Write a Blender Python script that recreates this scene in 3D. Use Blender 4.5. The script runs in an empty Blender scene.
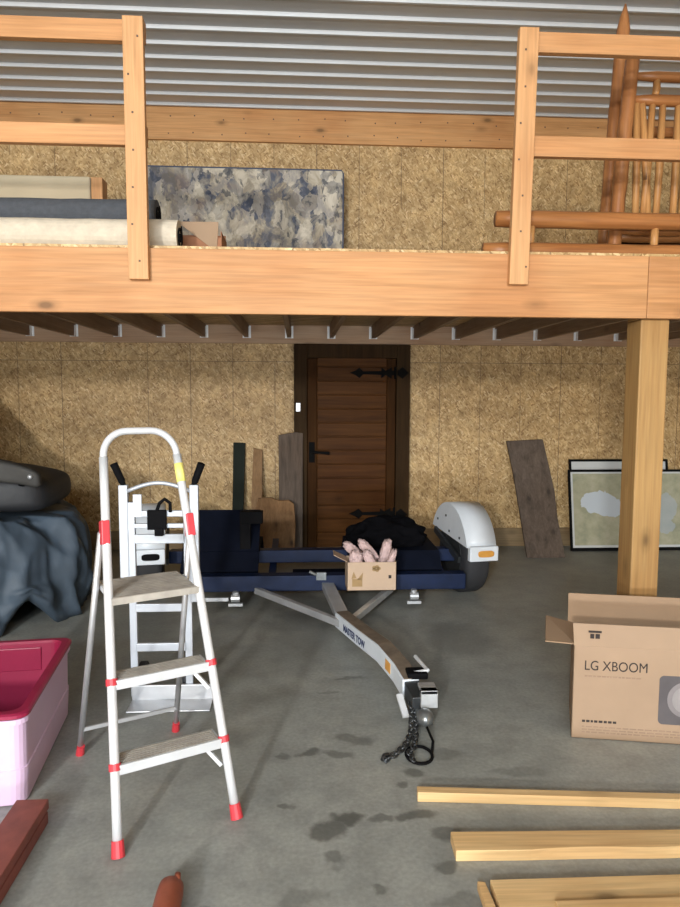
import bpy, bmesh, math, random
from mathutils import Vector, Matrix, noise
random.seed(7)
S = bpy.context.scene
COL = S.collection
PI = math.pi

# ------------------------------------------------------------------ camera
cam_data = bpy.data.cameras.new('camera')
cam = bpy.data.objects.new('camera', cam_data)
COL.objects.link(cam)
cam_data.sensor_fit = 'VERTICAL'
cam_data.sensor_height = 36.0
cam_data.lens = 36.0 * 681.0 / 907.0
cam_data.clip_start = 0.05
cam.matrix_world = (Matrix.Translation((0, 0, 1.53)) @ Matrix.Rotation(-0.06, 4, 'Z')
                    @ Matrix.Rotation(PI / 2 - math.radians(5.0), 4, 'X') @ Matrix.Rotation(0.004, 4, 'Z'))
S.camera = cam

# ------------------------------------------------------------------ world, light, exposure
w = bpy.data.worlds.new('sky'); S.world = w; w.use_nodes = True
bg = w.node_tree.nodes['Background']
bg.inputs[0].default_value = (0.62, 0.74, 0.92, 1)
bg.inputs[1].default_value = 0.3

def area(name, loc, target, sx, sy, power, color):
    d = bpy.data.lights.new(name, 'AREA'); d.shape = 'RECTANGLE'
    d.size = sx; d.size_y = sy; d.energy = power; d.color = color
    o = bpy.data.objects.new(name, d); COL.objects.link(o); o.location = loc
    o.rotation_euler = (Vector(target) - Vector(loc)).to_track_quat('-Z', 'Y').to_euler()
    return o
# daylight pouring in through the big open shed door behind the viewer
area('door_sky', (-1.4, -5.2, 3.55), (-0.2, 4, 1.4), 3.4, 0.7, 400, (0.87, 0.95, 1.0))
# added key raised high for ladder shadows; broad sunlit driveway bounce for the ceiling
area('raised_key', (-2.5, -6.2, 2.6), (0.0, 4.0, 0.8), 0.4, 0.4, 540, (1.0, 0.98, 0.94))
area('driveway_bounce', (0.0, -6.6, 0.25), (0.0, 4.5, 5.4), 6.0, 0.5, 540, (0.92, 0.965, 1.0))

S.view_settings.view_transform = 'Standard'
S.view_settings.look = 'None'
S.view_settings.gamma = 1
S.view_settings.use_curve_mapping = False
S.view_settings.exposure = -0.08

# ------------------------------------------------------------------ materials
def newmat(name):
    m = bpy.data.materials.new(name); m.use_nodes = True
    nt = m.node_tree
    return m, nt, nt.nodes['Principled BSDF']
def N(nt, kind, **kw):
    n = nt.nodes.new(kind)
    for k, v in kw.items():
        if k in n.inputs: n.inputs[k].default_value = v
        else: setattr(n, k, v)
    return n
def ramp(nt, src, stops, interp='LINEAR'):
    r = nt.nodes.new('ShaderNodeValToRGB'); r.color_ramp.interpolation = interp
    e = r.color_ramp.elements
    while len(e) < len(stops): e.new(0.5)
    for i, (p, c) in enumerate(stops):
        e[i].position = p; e[i].color = (*c, 1) if len(c) == 3 else c
    nt.links.new(src, r.inputs[0]); return r.outputs[0]
def mixc(nt, fac, a, b, mode='MIX'):
    n = nt.nodes.new('ShaderNodeMix'); n.data_type = 'RGBA'; n.blend_type = mode
    for sock, v in ((n.inputs[0], fac), (n.inputs[6], a), (n.inputs[7], b)):
        if hasattr(v, 'node'): nt.links.new(v, sock)
        elif isinstance(v, (int, float)): sock.default_value = v
        else: sock.default_value = (*v, 1)
    return n.outputs[2]
def math_(nt, op, a, b=0.0, c=None):
    n = nt.nodes.new('ShaderNodeMath'); n.operation = op
    for i, v in enumerate((a, b) if c is None else (a, b, c)):
        if hasattr(v, 'node'): nt.links.new(v, n.inputs[i])
        else: n.inputs[i].default_value = v
    return n.outputs[0]
def coords(nt, scale=(1, 1, 1), rot=(0, 0, 0), loc=(0, 0, 0), perobj=False, src='Object'):
    t = nt.nodes.new('ShaderNodeTexCoord'); mp = nt.nodes.new('ShaderNodeMapping')
    mp.inputs['Scale'].default_value = scale; mp.inputs['Rotation'].default_value = rot
    mp.inputs['Location'].default_value = loc
    o = t.outputs[src]
    if perobj:
        oi = nt.nodes.new('ShaderNodeObjectInfo')
        va = nt.nodes.new('ShaderNodeVectorMath'); va.operation = 'MULTIPLY_ADD'
        cb = nt.nodes.new('ShaderNodeCombineXYZ')
        for i in range(3): nt.links.new(oi.outputs['Random'], cb.inputs[i])
        nt.links.new(cb.outputs[0], va.inputs[0]); va.inputs[1].default_value = (37, 53, 71)
        nt.links.new(o, va.inputs[2]); o = va.outputs[0]
    nt.links.new(o, mp.inputs[0]); return mp.outputs[0]
def noise_(nt, vec, scale, detail=3, rough=0.5, out=0, dist=0.0):
    n = nt.nodes.new('ShaderNodeTexNoise')
    n.inputs['Scale'].default_value = scale; n.inputs['Detail'].default_value = detail
    n.inputs['Roughness'].default_value = rough; n.inputs['Distortion'].default_value = dist
    nt.links.new(vec, n.inputs['Vector']); return n.outputs[out]
def bump(nt, b, h, strength, dist=0.01):
    n = nt.nodes.new('ShaderNodeBump'); n.inputs['Strength'].default_value = strength
    n.inputs['Distance'].default_value = dist
    nt.links.new(h, n.inputs['Height']); nt.links.new(n.outputs[0], b.inputs['Normal'])

def plain(name, col, rough=0.6, metal=0.0, var=0.12, scale=9.0, bmp=0.0, spec=0.5):
    m, nt, b = newmat(name)
    v = coords(nt, perobj=True)
    n = noise_(nt, v, scale, 4, 0.6)
    lo = tuple(c * (1 - var) for c in col); hi = tuple(min(1, c * (1 + var)) for c in col)
    c = ramp(nt, n, [(0.3, lo), (0.7, hi)])
    nt.links.new(c, b.inputs['Base Color'])
    b.inputs['Roughness'].default_value = rough; b.inputs['Metallic'].default_value = metal
    b.inputs['Specular IOR Level'].default_value = spec
    if bmp: bump(nt, b, noise_(nt, v, scale * 3, 5, 0.6), bmp)
    return m

def wood(name, col, dark, axis, rough=0.6, knots=0.9, knotcol=None, grain=1.0, bmp=0.05, spec=0.3):
    m, nt, b = newmat(name)
    sc = [22.0, 22.0, 22.0]; sc[axis] = 1.3
    v = coords(nt, scale=sc, perobj=True)
    n1 = noise_(nt, v, 1.0, 4, 0.6, dist=0.6)
    sc2 = [90.0, 90.0, 90.0]; sc2[axis] = 3.0
    n2 = noise_(nt, coords(nt, scale=sc2, perobj=True), 1.0, 2, 0.5)
    c = ramp(nt, n1, [(0.25, dark), (0.5, tuple((a + d) / 2 * 1.08 for a, d in zip(col, dark))), (0.72, col)])
    c2 = ramp(nt, n2, [(0.3, tuple(1 - 0.22 * grain for _ in range(3))), (0.7, (1, 1, 1))])
    c = mixc(nt, 1.0, c, c2, 'MULTIPLY')
    big = noise_(nt, coords(nt, perobj=True), 1.7, 2)
    c = mixc(nt, 1.0, c, ramp(nt, big, [(0.32, (0.88, 0.79, 0.72)), (0.5, (0.99, 0.97, 0.95)), (0.7, (1.06, 1.03, 1.0))]), 'MULTIPLY')
    if knots:
        sk = [5.0, 5.0, 5.0]; sk[axis] = 2.4
        vo = N(nt, 'ShaderNodeTexVoronoi'); vo.inputs['Scale'].default_value = 1.0
        nt.links.new(coords(nt, scale=sk, perobj=True), vo.inputs['Vector'])
        k = ramp(nt, vo.outputs['Distance'], [(0.05, (knots,) * 3), (0.11, (0.35 * knots,) * 3), (0.2, (0, 0, 0))])
        c = mixc(nt, k, c, knotcol or tuple(x * 0.35 for x in dark))
    nt.links.new(c, b.inputs['Base Color']); b.inputs['Roughness'].default_value = rough
    b.inputs['Specular IOR Level'].default_value = spec
    if bmp: bump(nt, b, n2, bmp)
    return m

def osb_mat():
    m, nt, b = newmat('osb')
    cols = []
    for i, (rot, sx, sy) in enumerate(((0.35, 24, 70), (1.5, 26, 76), (2.45, 27, 80), (0.95, 36, 90))):
        t = nt.nodes.new('ShaderNodeTexCoord')
        cx = nt.nodes.new('ShaderNodeSeparateXYZ'); nt.links.new(t.outputs['Object'], cx.inputs[0])
        cb = nt.nodes.new('ShaderNodeCombineXYZ')
        nt.links.new(math_(nt, 'ADD', cx.outputs[0], cx.outputs[1]), cb.inputs[0]); nt.links.new(cx.outputs[2], cb.inputs[1])
        r1 = nt.nodes.new('ShaderNodeMapping'); r1.inputs['Rotation'].default_value = (0, 0, rot)
        r1.inputs['Location'].default_value = (i * 3.3, i * 1.7, 0)
        nt.links.new(cb.outputs[0], r1.inputs[0])
        r2 = nt.nodes.new('ShaderNodeMapping'); r2.inputs['Scale'].default_value = (sx, sy, 1)
        nt.links.new(r1.outputs[0], r2.inputs[0])
        vo = N(nt, 'ShaderNodeTexVoronoi', voronoi_dimensions='2D'); vo.inputs['Scale'].default_value = 1.0
        nt.links.new(r2.outputs[0], vo.inputs['Vector'])
        sep = nt.nodes.new('ShaderNodeSeparateColor'); nt.links.new(vo.outputs['Color'], sep.inputs[0])
        cols.append((sep.outputs[0], sep.outputs[1]))
    val = cols[0][0]
    for i in (1, 2, 3):
        f = math_(nt, 'GREATER_THAN', cols[i][1], 0.52)
        mx = nt.nodes.new('ShaderNodeMix'); nt.links.new(f, mx.inputs[0]); nt.links.new(val, mx.inputs[2]); nt.links.new(cols[i][0], mx.inputs[3])
        val = mx.outputs[0]
    c = ramp(nt, val, [(0.0, (0.28, 0.165, 0.065)), (0.2, (0.42, 0.275, 0.12)), (0.6, (0.52, 0.355, 0.17)), (0.88, (0.60, 0.43, 0.22)), (1.0, (0.70, 0.54, 0.32))])
    # broad tone drift and rusty blotches
    bv = coords(nt)
    c = mixc(nt, 1.0, c, ramp(nt, noise_(nt, bv, 1.1, 3), [(0.3, (0.85, 0.82, 0.78)), (0.7, (1.05, 1.04, 1.02))]), 'MULTIPLY')
    c = mixc(nt, 1.0, c, ramp(nt, noise_(nt, bv, 9.0, 4, 0.65), [(0.3, (0.74, 0.71, 0.66)), (0.5, (1, 1, 1)), (0.7, (1.16, 1.15, 1.12))]), 'MULTIPLY')
    # nail lines over the studs and panel joints
    t = nt.nodes.new('ShaderNodeTexCoord'); sx = nt.nodes.new('ShaderNodeSeparateXYZ'); nt.links.new(t.outputs['Object'], sx.inputs[0])
    hx = math_(nt, 'ADD', sx.outputs[0], sx.outputs[1])
    def line(co, period, off, width):
        f = math_(nt, 'FRACT', math_(nt, 'DIVIDE', math_(nt, 'ADD', co, off), period))
        d = math_(nt, 'MULTIPLY', math_(nt, 'ABSOLUTE', math_(nt, 'SUBTRACT', f, 0.5)), period)
        return math_(nt, 'LESS_THAN', d, width)
    wob = noise_(nt, coords(nt, scale=(3, 3, 1.2)), 2.0, 2)
    l1 = math_(nt, 'MULTIPLY', line(hx, 0.4064, 0.033 - 6.7, 0.0045), math_(nt, 'GREATER_THAN', wob, 0.42))
    l2 = line(hx, 1.2192, 0.44 - 6.7, 0.0035)
    l3 = line(sx.outputs[2], 2.4384, -0.62, 0.0035)
    allm = math_(nt, 'MAXIMUM', math_(nt, 'MULTIPLY', l1, 0.45), math_(nt, 'MAXIMUM', math_(nt, 'MULTIPLY', l2, 0.6), math_(nt, 'MULTIPLY', l3, 0.6)))
    c = mixc(nt, allm, c, (0.09, 0.055, 0.03))
    nt.links.new(c, b.inputs['Base Color']); b.inputs['Roughness'].default_value = 0.55
    b.inputs['Specular IOR Level'].default_value = 0.35
    bump(nt, b, val, 0.12, 0.004)
    return m

def concrete_mat():
    m, nt, b = newmat('concrete')
    v = coords(nt)
    n1 = noise_(nt, v, 1.1, 6, 0.62); n2 = noise_(nt, v, 7.0, 6, 0.65); n3 = noise_(nt, v, 60.0, 3)
    c = ramp(nt, n1, [(0.25, (0.23, 0.243, 0.23)), (0.5, (0.295, 0.305, 0.285)), (0.75, (0.36, 0.362, 0.33))])
    c = mixc(nt, 1.0, c, ramp(nt, n2, [(0.25, (0.72, 0.72, 0.72)), (0.55, (1, 1, 1)), (0.8, (1.12, 1.12, 1.1))]), 'MULTIPLY')
    c = mixc(nt, 1.0, c, ramp(nt, n3, [(0.3, (0.88, 0.88, 0.88)), (0.7, (1.08, 1.08, 1.08))]), 'MULTIPLY')
    # damp and oil spots, and broad faint dark patches further back
    dv = nt.nodes.new('ShaderNodeVectorMath'); dv.operation = 'MULTIPLY_ADD'
    nt.links.new(noise_(nt, v, 9.0, 4, out=1), dv.inputs[0]); dv.inputs[1].default_value = (0.14, 0.14, 0); nt.links.new(v, dv.inputs[2])
    tot = None
    spots = SPOTS
    for (x, y, rx, ry, k) in spots:
        a = nt.nodes.new('ShaderNodeVectorMath'); a.operation = 'SUBTRACT'
        nt.links.new(dv.outputs[0], a.inputs[0]); a.inputs[1].default_value = (x + 0.07, y + 0.07, 0)
        s = nt.nodes.new('ShaderNodeVectorMath'); s.operation = 'MULTIPLY'
        nt.links.new(a.outputs[0], s.inputs[0]); s.inputs[1].default_value = (1 / rx, 1 / ry, 0)
        l = nt.nodes.new('ShaderNodeVectorMath'); l.operation = 'LENGTH'; nt.links.new(s.outputs[0], l.inputs[0])
        f = N(nt, 'ShaderNodeMapRange', interpolation_type='SMOOTHSTEP')
        nt.links.new(l.outputs['Value'], f.inputs[0]); f.inputs[1].default_value = 0.55; f.inputs[2].default_value = 1.1
        f.inputs[3].default_value = k; f.inputs[4].default_value = 0.0
        tot = f.outputs[0] if tot is None else math_(nt, 'MAXIMUM', tot, f.outputs[0])
    c = mixc(nt, tot, c, (0.045, 0.045, 0.04))
    nt.links.new(c, b.inputs['Base Color'])
    r = ramp(nt, n2, [(0.3, (0.42,) * 3), (0.7, (0.62,) * 3)])
    nt.links.new(r, b.inputs['Roughness']); b.inputs['Specular IOR Level'].default_value = 0.4
    bump(nt, b, n3, 0.06, 0.004)
    return m
SPOTS = [(-0.06, 2.78, .045, .035, .45), (0.05, 2.80, .07, .04, .6), (0.17, 2.78, .07, .04, .5), (0.24, 2.90, .1, .05, .4),
         (0.10, 2.28, .07, .06, .65), (0.17, 2.33, .07, .05, .7), (0.30, 2.33, .06, .03, .55), (0.42, 2.34, .09, .035, .65),
         (0.47, 2.62, .06, .045, .6), (0.40, 2.53, .04, .03, .5), (0.52, 2.24, .07, .045, .55), (0.12, 2.12, .05, .04, .45),
         (0.47, 2.06, .05, .03, .5), (0.09, 1.86, .05, .04, .55), (0.22, 1.84, .05, .03, .4), (-0.28, 1.93, .02, .015, .6), (0.0, 1.95, .1, .05, .3),
         (0.27, 3.55, .1, .03, .4), (0.14, 3.4, .07, .02, .3), (0.02, 4.3, .22, .5, .3), (-0.05, 2.42, .04, .03, .5), (0.5, 1.9, .1, .04, .4),
         (0.62, 2.75, .08, .05, .3), (0.9, 2.6, .14, .05, .3), (0.25, 1.98, .03, .03, .5), (1.0, 4.1, .25, .35, .3)]

def mattress_mat():
    m, nt, b = newmat('floral_ticking')
    v = coords(nt)
    vs = coords(nt, scale=(1.25, 1, 0.85))
    n = noise_(nt, vs, 5.0, 4, 0.68, dist=0.5); n2 = noise_(nt, vs, 12.0, 3, 0.6, dist=0.4); n3 = noise_(nt, v, 4.0, 3, 0.5)
    vo = N(nt, 'ShaderNodeTexVoronoi'); vo.inputs['Scale'].default_value = 9.0
    dv = nt.nodes.new('ShaderNodeVectorMath'); dv.operation = 'MULTIPLY_ADD'
    nt.links.new(noise_(nt, v, 14.0, 3, out=1), dv.inputs[0]); dv.inputs[1].default_value = (.12, .12, .12); nt.links.new(vs, dv.inputs[2])
    nt.links.new(dv.outputs[0], vo.inputs['Vector'])
    se = nt.nodes.new('ShaderNodeSeparateColor'); nt.links.new(vo.outputs['Color'], se.inputs[0])
    petal = ramp(nt, se.outputs[0], [(0.0, (0.045, 0.055, 0.085)), (0.25, (0.14, 0.15, 0.18)), (0.45, (0.29, 0.235, 0.165)), (0.65, (0.43, 0.375, 0.29)), (0.9, (0.60, 0.54, 0.45))])
    c = ramp(nt, n, [(0.38, (0.02, 0.028, 0.05)), (0.46, (0.10, 0.11, 0.15)), (0.50, (0.27, 0.24, 0.19)), (0.55, (0.44, 0.39, 0.30)), (0.62, (0.62, 0.57, 0.47))])
    c = mixc(nt, 0.5, c, petal)
    c = mixc(nt, ramp(nt, n2, [(0.58, (0, 0, 0)), (0.64, (0.75,) * 3)]), c, (0.05, 0.055, 0.07))
    c = mixc(nt, ramp(nt, n3, [(0.58, (0, 0, 0)), (0.66, (0.4,) * 3)]), c, (0.26, 0.18, 0.13))
    nt.links.new(c, b.inputs['Base Color']); b.inputs['Roughness'].default_value = 0.8
    bump(nt, b, n2, 0.2, 0.01)
    return m

def map_mat():
    m, nt, b = newmat('printed_map')
    v = coords(nt)
    n = noise_(nt, v, 9, 5, 0.6); 
    land = ramp(nt, n, [(0.3, (0.25, 0.27, 0.19)), (0.5, (0.34, 0.34, 0.235)), (0.7, (0.42, 0.40, 0.30))])
    def blob(x, z, rx, rz):
        dv = nt.nodes.new('ShaderNodeVectorMath'); dv.operation = 'MULTIPLY_ADD'
        nt.links.new(noise_(nt, v, 11, 4, out=1), dv.inputs[0]); dv.inputs[1].default_value = (0.11, 0, 0.11); nt.links.new(v, dv.inputs[2])
        a = nt.nodes.new('ShaderNodeVectorMath'); a.operation = 'SUBTRACT'; nt.links.new(dv.outputs[0], a.inputs[0]); a.inputs[1].default_value = (x + .055, 0, z + .055)
        s = nt.nodes.new('ShaderNodeVectorMath'); s.operation = 'MULTIPLY'; nt.links.new(a.outputs[0], s.inputs[0]); s.inputs[1].default_value = (1 / rx, 0, 1 / rz)
        l = nt.nodes.new('ShaderNodeVectorMath'); l.operation = 'LENGTH'; nt.links.new(s.outputs[0], l.inputs[0])
        return math_(nt, 'LESS_THAN', l.outputs['Value'], 1.0)
    f = math_(nt, 'MAXIMUM', blob(0.31, 0.47, .19, .11), blob(0.40, 0.43, .15, .10))
    c = mixc(nt, f, land, (0.50, 0.56, 0.62))
    f2 = math_(nt, 'MULTIPLY', math_(nt, 'MAXIMUM', blob(.98, 0.42, .12, .12), blob(0.96, 0.25, .10, .08)), .6)
    c = mixc(nt, f2, c, (0.36, 0.42, 0.48))
    nt.links.new(c, b.inputs['Base Color']); b.inputs['Roughness'].default_value = 0.35
    return m

M = {}
M['osb'] = osb_mat(); M['concrete'] = concrete_mat()
M['steel'] = plain('ceiling_steel', (0.55, 0.575, 0.60), 0.4, 0.1, 0.04, 2.0)
PINE, PINED = (0.53, 0.285, 0.13), (0.44, 0.215, 0.085)
M['pine_x'] = wood('pine_lengthwise', PINE, PINED, 0)
M['pine_z'] = wood('pine_upright', (0.57, 0.325, 0.155), (0.485, 0.255, 0.11), 2)
M['post_z'] = wood('post_wood', (0.40, 0.25, 0.10), (0.32, 0.18, 0.066), 2)
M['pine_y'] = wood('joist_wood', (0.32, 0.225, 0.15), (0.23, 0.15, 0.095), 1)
M['ledger'] = wood('ledger_wood', (0.47, 0.33, 0.22), (0.36, 0.22, 0.13), 0)
M['plate'] = wood('plate_wood', (0.60, 0.34, 0.15), (0.49, 0.25, 0.095), 0)
M['skirt'] = wood('skirt_wood', (0.30, 0.22, 0.12), (0.22, 0.15, 0.08), 0)
M['lumber'] = wood('fresh_lumber', (0.70, 0.51, 0.27), (0.60, 0.39, 0.18), 0, knots=0.8)
M['log'] = wood('stained_log', (0.40, 0.18, 0.066), (0.24, 0.092, 0.03), 2, rough=0.4)
M['log_x'] = wood('stained_log_lengthwise', (0.40, 0.175, 0.058), (0.23, 0.085, 0.026), 0, rough=0.4)
M['spindle'] = wood('pale_spindle', (0.53, 0.29, 0.11), (0.38, 0.17, 0.055), 2, rough=0.4)
M['door_wood'] = wood('door_wood', (0.105, 0.042, 0.010), (0.05, 0.018, 0.004), 0, rough=0.5, knots=0.5, spec=.07)
M['door_wood_z'] = wood('door_stile_wood', (0.062, 0.026, 0.007), (0.034, 0.014, 0.004), 2, rough=0.6, knots=0.4, spec=.05)
M['jamb'] = wood('jamb_wood', (0.055, 0.032, 0.014), (0.028, 0.016, 0.007), 2, knots=0.3, spec=.05)
M['weathered'] = wood('weathered_board', (0.155, 0.12, 0.095), (0.075, 0.057, 0.046), 2, rough=0.85, knots=0.6, bmp=0.3)
M['rough_tan'] = wood('rough_tan_board', (0.30, 0.19, 0.10), (0.20, 0.11, 0.05), 2, rough=0.8, bmp=0.2)
M['slab'] = wood('slab_board', (0.27, 0.15, 0.065), (0.16, 0.08, 0.03), 2, rough=0.7, knots=1.0)
M['green_post'] = plain('dark_green_paint', (0.014, 0.018, 0.014), 0.8, spec=.15)
M['alu'] = plain('aluminium', (0.62, 0.635, 0.66), 0.38, 0.2, 0.05)
M['alu_truck'] = plain('cool_aluminium', (0.46, 0.495, 0.55), 0.4, 0.25, 0.06)
M['alu_tread'] = plain('dusty_tread', (0.36, 0.33, 0.29), 0.7, 0.1, 0.2, 14)
M['alu_old'] = plain('dull_aluminium', (0.50, 0.51, 0.53), 0.45, 0.6, 0.08)
M['red_plastic'] = plain('red_plastic', (0.55, 0.04, 0.055), 0.45)
M['yellow_label'] = plain('yellow_sticker', (0.80, 0.72, 0.20), 0.5)
M['black'] = plain('black_plastic', (0.006, 0.006, 0.007), 0.8, spec=.06)
M['rubber'] = plain('tire_rubber', (0.025, 0.026, 0.03), 0.75, bmp=0.1)
M['navy'] = plain('navy_paint', (0.005, 0.013, 0.045), 0.5, 0.0, 0.25, spec=.22)
M['navy_dark'] = plain('dark_blue_pan', (0.004, 0.006, 0.014), 0.8, 0.0, 0.2, spec=.1)
M['white_paint'] = plain('white_paint', (0.66, 0.71, 0.77), 0.35, 0, 0.04)
M['amber'] = plain('amber_lens', (0.62, 0.30, 0.06), 0.3)
M['galv'] = plain('galvanised', (0.55, 0.57, 0.59), 0.4, 0.6, 0.12, 20)
M['hanger'] = plain('hanger_steel', (0.80, 0.81, 0.82), 0.4, 0.1, 0.05)
M['dusty_top'] = plain('rusty_dust', (0.17, 0.13, 0.095), 0.8, 0.1, 0.3, 12)
M['dull_steel'] = plain('dull_steel', (0.22, 0.235, 0.24), 0.28, 0.7, 0.2, 30)
M['iron'] = plain('black_iron', (0.006, 0.006, 0.006), 0.9, spec=.1)
M['dark_steel'] = plain('dark_steel', (0.05, 0.055, 0.06), 0.45, 0.6, 0.2)
M['chain'] = plain('chain_steel', (0.09, 0.095, 0.10), 0.4, 0.8, 0.2)
M['card'] = plain('cardboard', (0.34, 0.235, 0.155), 0.8, 0, 0.06, 4)
M['card_in'] = plain('cardboard_inside', (0.30, 0.20, 0.125), 0.85, 0, 0.06, 4)
M['card_red'] = plain('reddish_cardboard', (0.30, 0.13, 0.065), 0.85, 0, 0.1)
M['card_pale'] = plain('pale_cardboard', (0.50, 0.365, 0.26), 0.8, 0, 0.06, 5)
M['ink'] = plain('print_ink', (0.028, 0.02, 0.018), 0.8)
M['ink_soft'] = plain('faint_print', (0.28, 0.19, 0.13), 0.8)
M['ink_grey'] = plain('print_grey', (0.09, 0.08, 0.085), 0.7)
M['ink_grey_l'] = plain('print_pale_grey', (0.20, 0.18, 0.185), 0.7)
M['ink_pale'] = plain('print_light_grey', (0.27, 0.25, 0.25), 0.7)
M['ink_brown'] = plain('print_brown', (0.34, 0.22, 0.10), 0.8)
M['letter_blue'] = plain('lettering_blue', (0.03, 0.045, 0.12), 0.5)
M['pink'] = plain('pale_pink_cloth', (0.54, 0.39, 0.375), 0.9, 0, 0.16, 14, 0.2)
M['black_cloth'] = plain('black_cloth', (0.004, 0.004, 0.005), 1.0, 0, 0.2, 8, 0.3, spec=.04)
M['tarp'] = plain('slate_tarp', (0.05, 0.073, 0.102), 0.6, 0, 0.25, 3, 0.1)
M['bag'] = plain('charcoal_bag', (0.016, 0.017, 0.02), 0.6, 0, 0.2, 6, 0.2)
M['bag_flap'] = plain('grey_bag_flap', (0.036, 0.034, 0.031), 0.7, 0, 0.2, 6, 0.2)
M['lilac'] = plain('lilac_plastic', (0.66, 0.48, 0.66), 0.35, 0, 0.03)
M['magenta'] = plain('magenta_plastic', (0.28, 0.013, 0.055), 0.4, 0, 0.06)
M['redpaint'] = plain('barn_red_paint', (0.21, 0.06, 0.045), 0.65, 0, 0.2, 12, 0.1)
M['redlog'] = plain('red_brown_stain', (0.27, 0.07, 0.035), 0.5, 0, 0.2, 12, 0.1)
M['carpet_dark'] = plain('charcoal_carpet', (0.06, 0.065, 0.075), 0.95, 0, 0.15, 40, 0.3)
M['carpet_cream'] = plain('cream_carpet_back', (0.54, 0.47, 0.37), 0.9, 0, 0.12, 20, 0.2)
M['beige'] = plain('beige_panel', (0.50, 0.42, 0.29), 0.85, 0, 0.05, 6)
M['map'] = map_mat(); M['mat_border'] = plain('map_border', (0.55, 0.57, 0.57), 0.4, 0, 0.03)
M['floral'] = mattress_mat(); M['piping'] = plain('navy_piping', (0.07, 0.085, 0.13), 0.8)
M['nail'] = plain('nail_heads', (0.10, 0.06, 0.04), 0.7)

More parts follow.
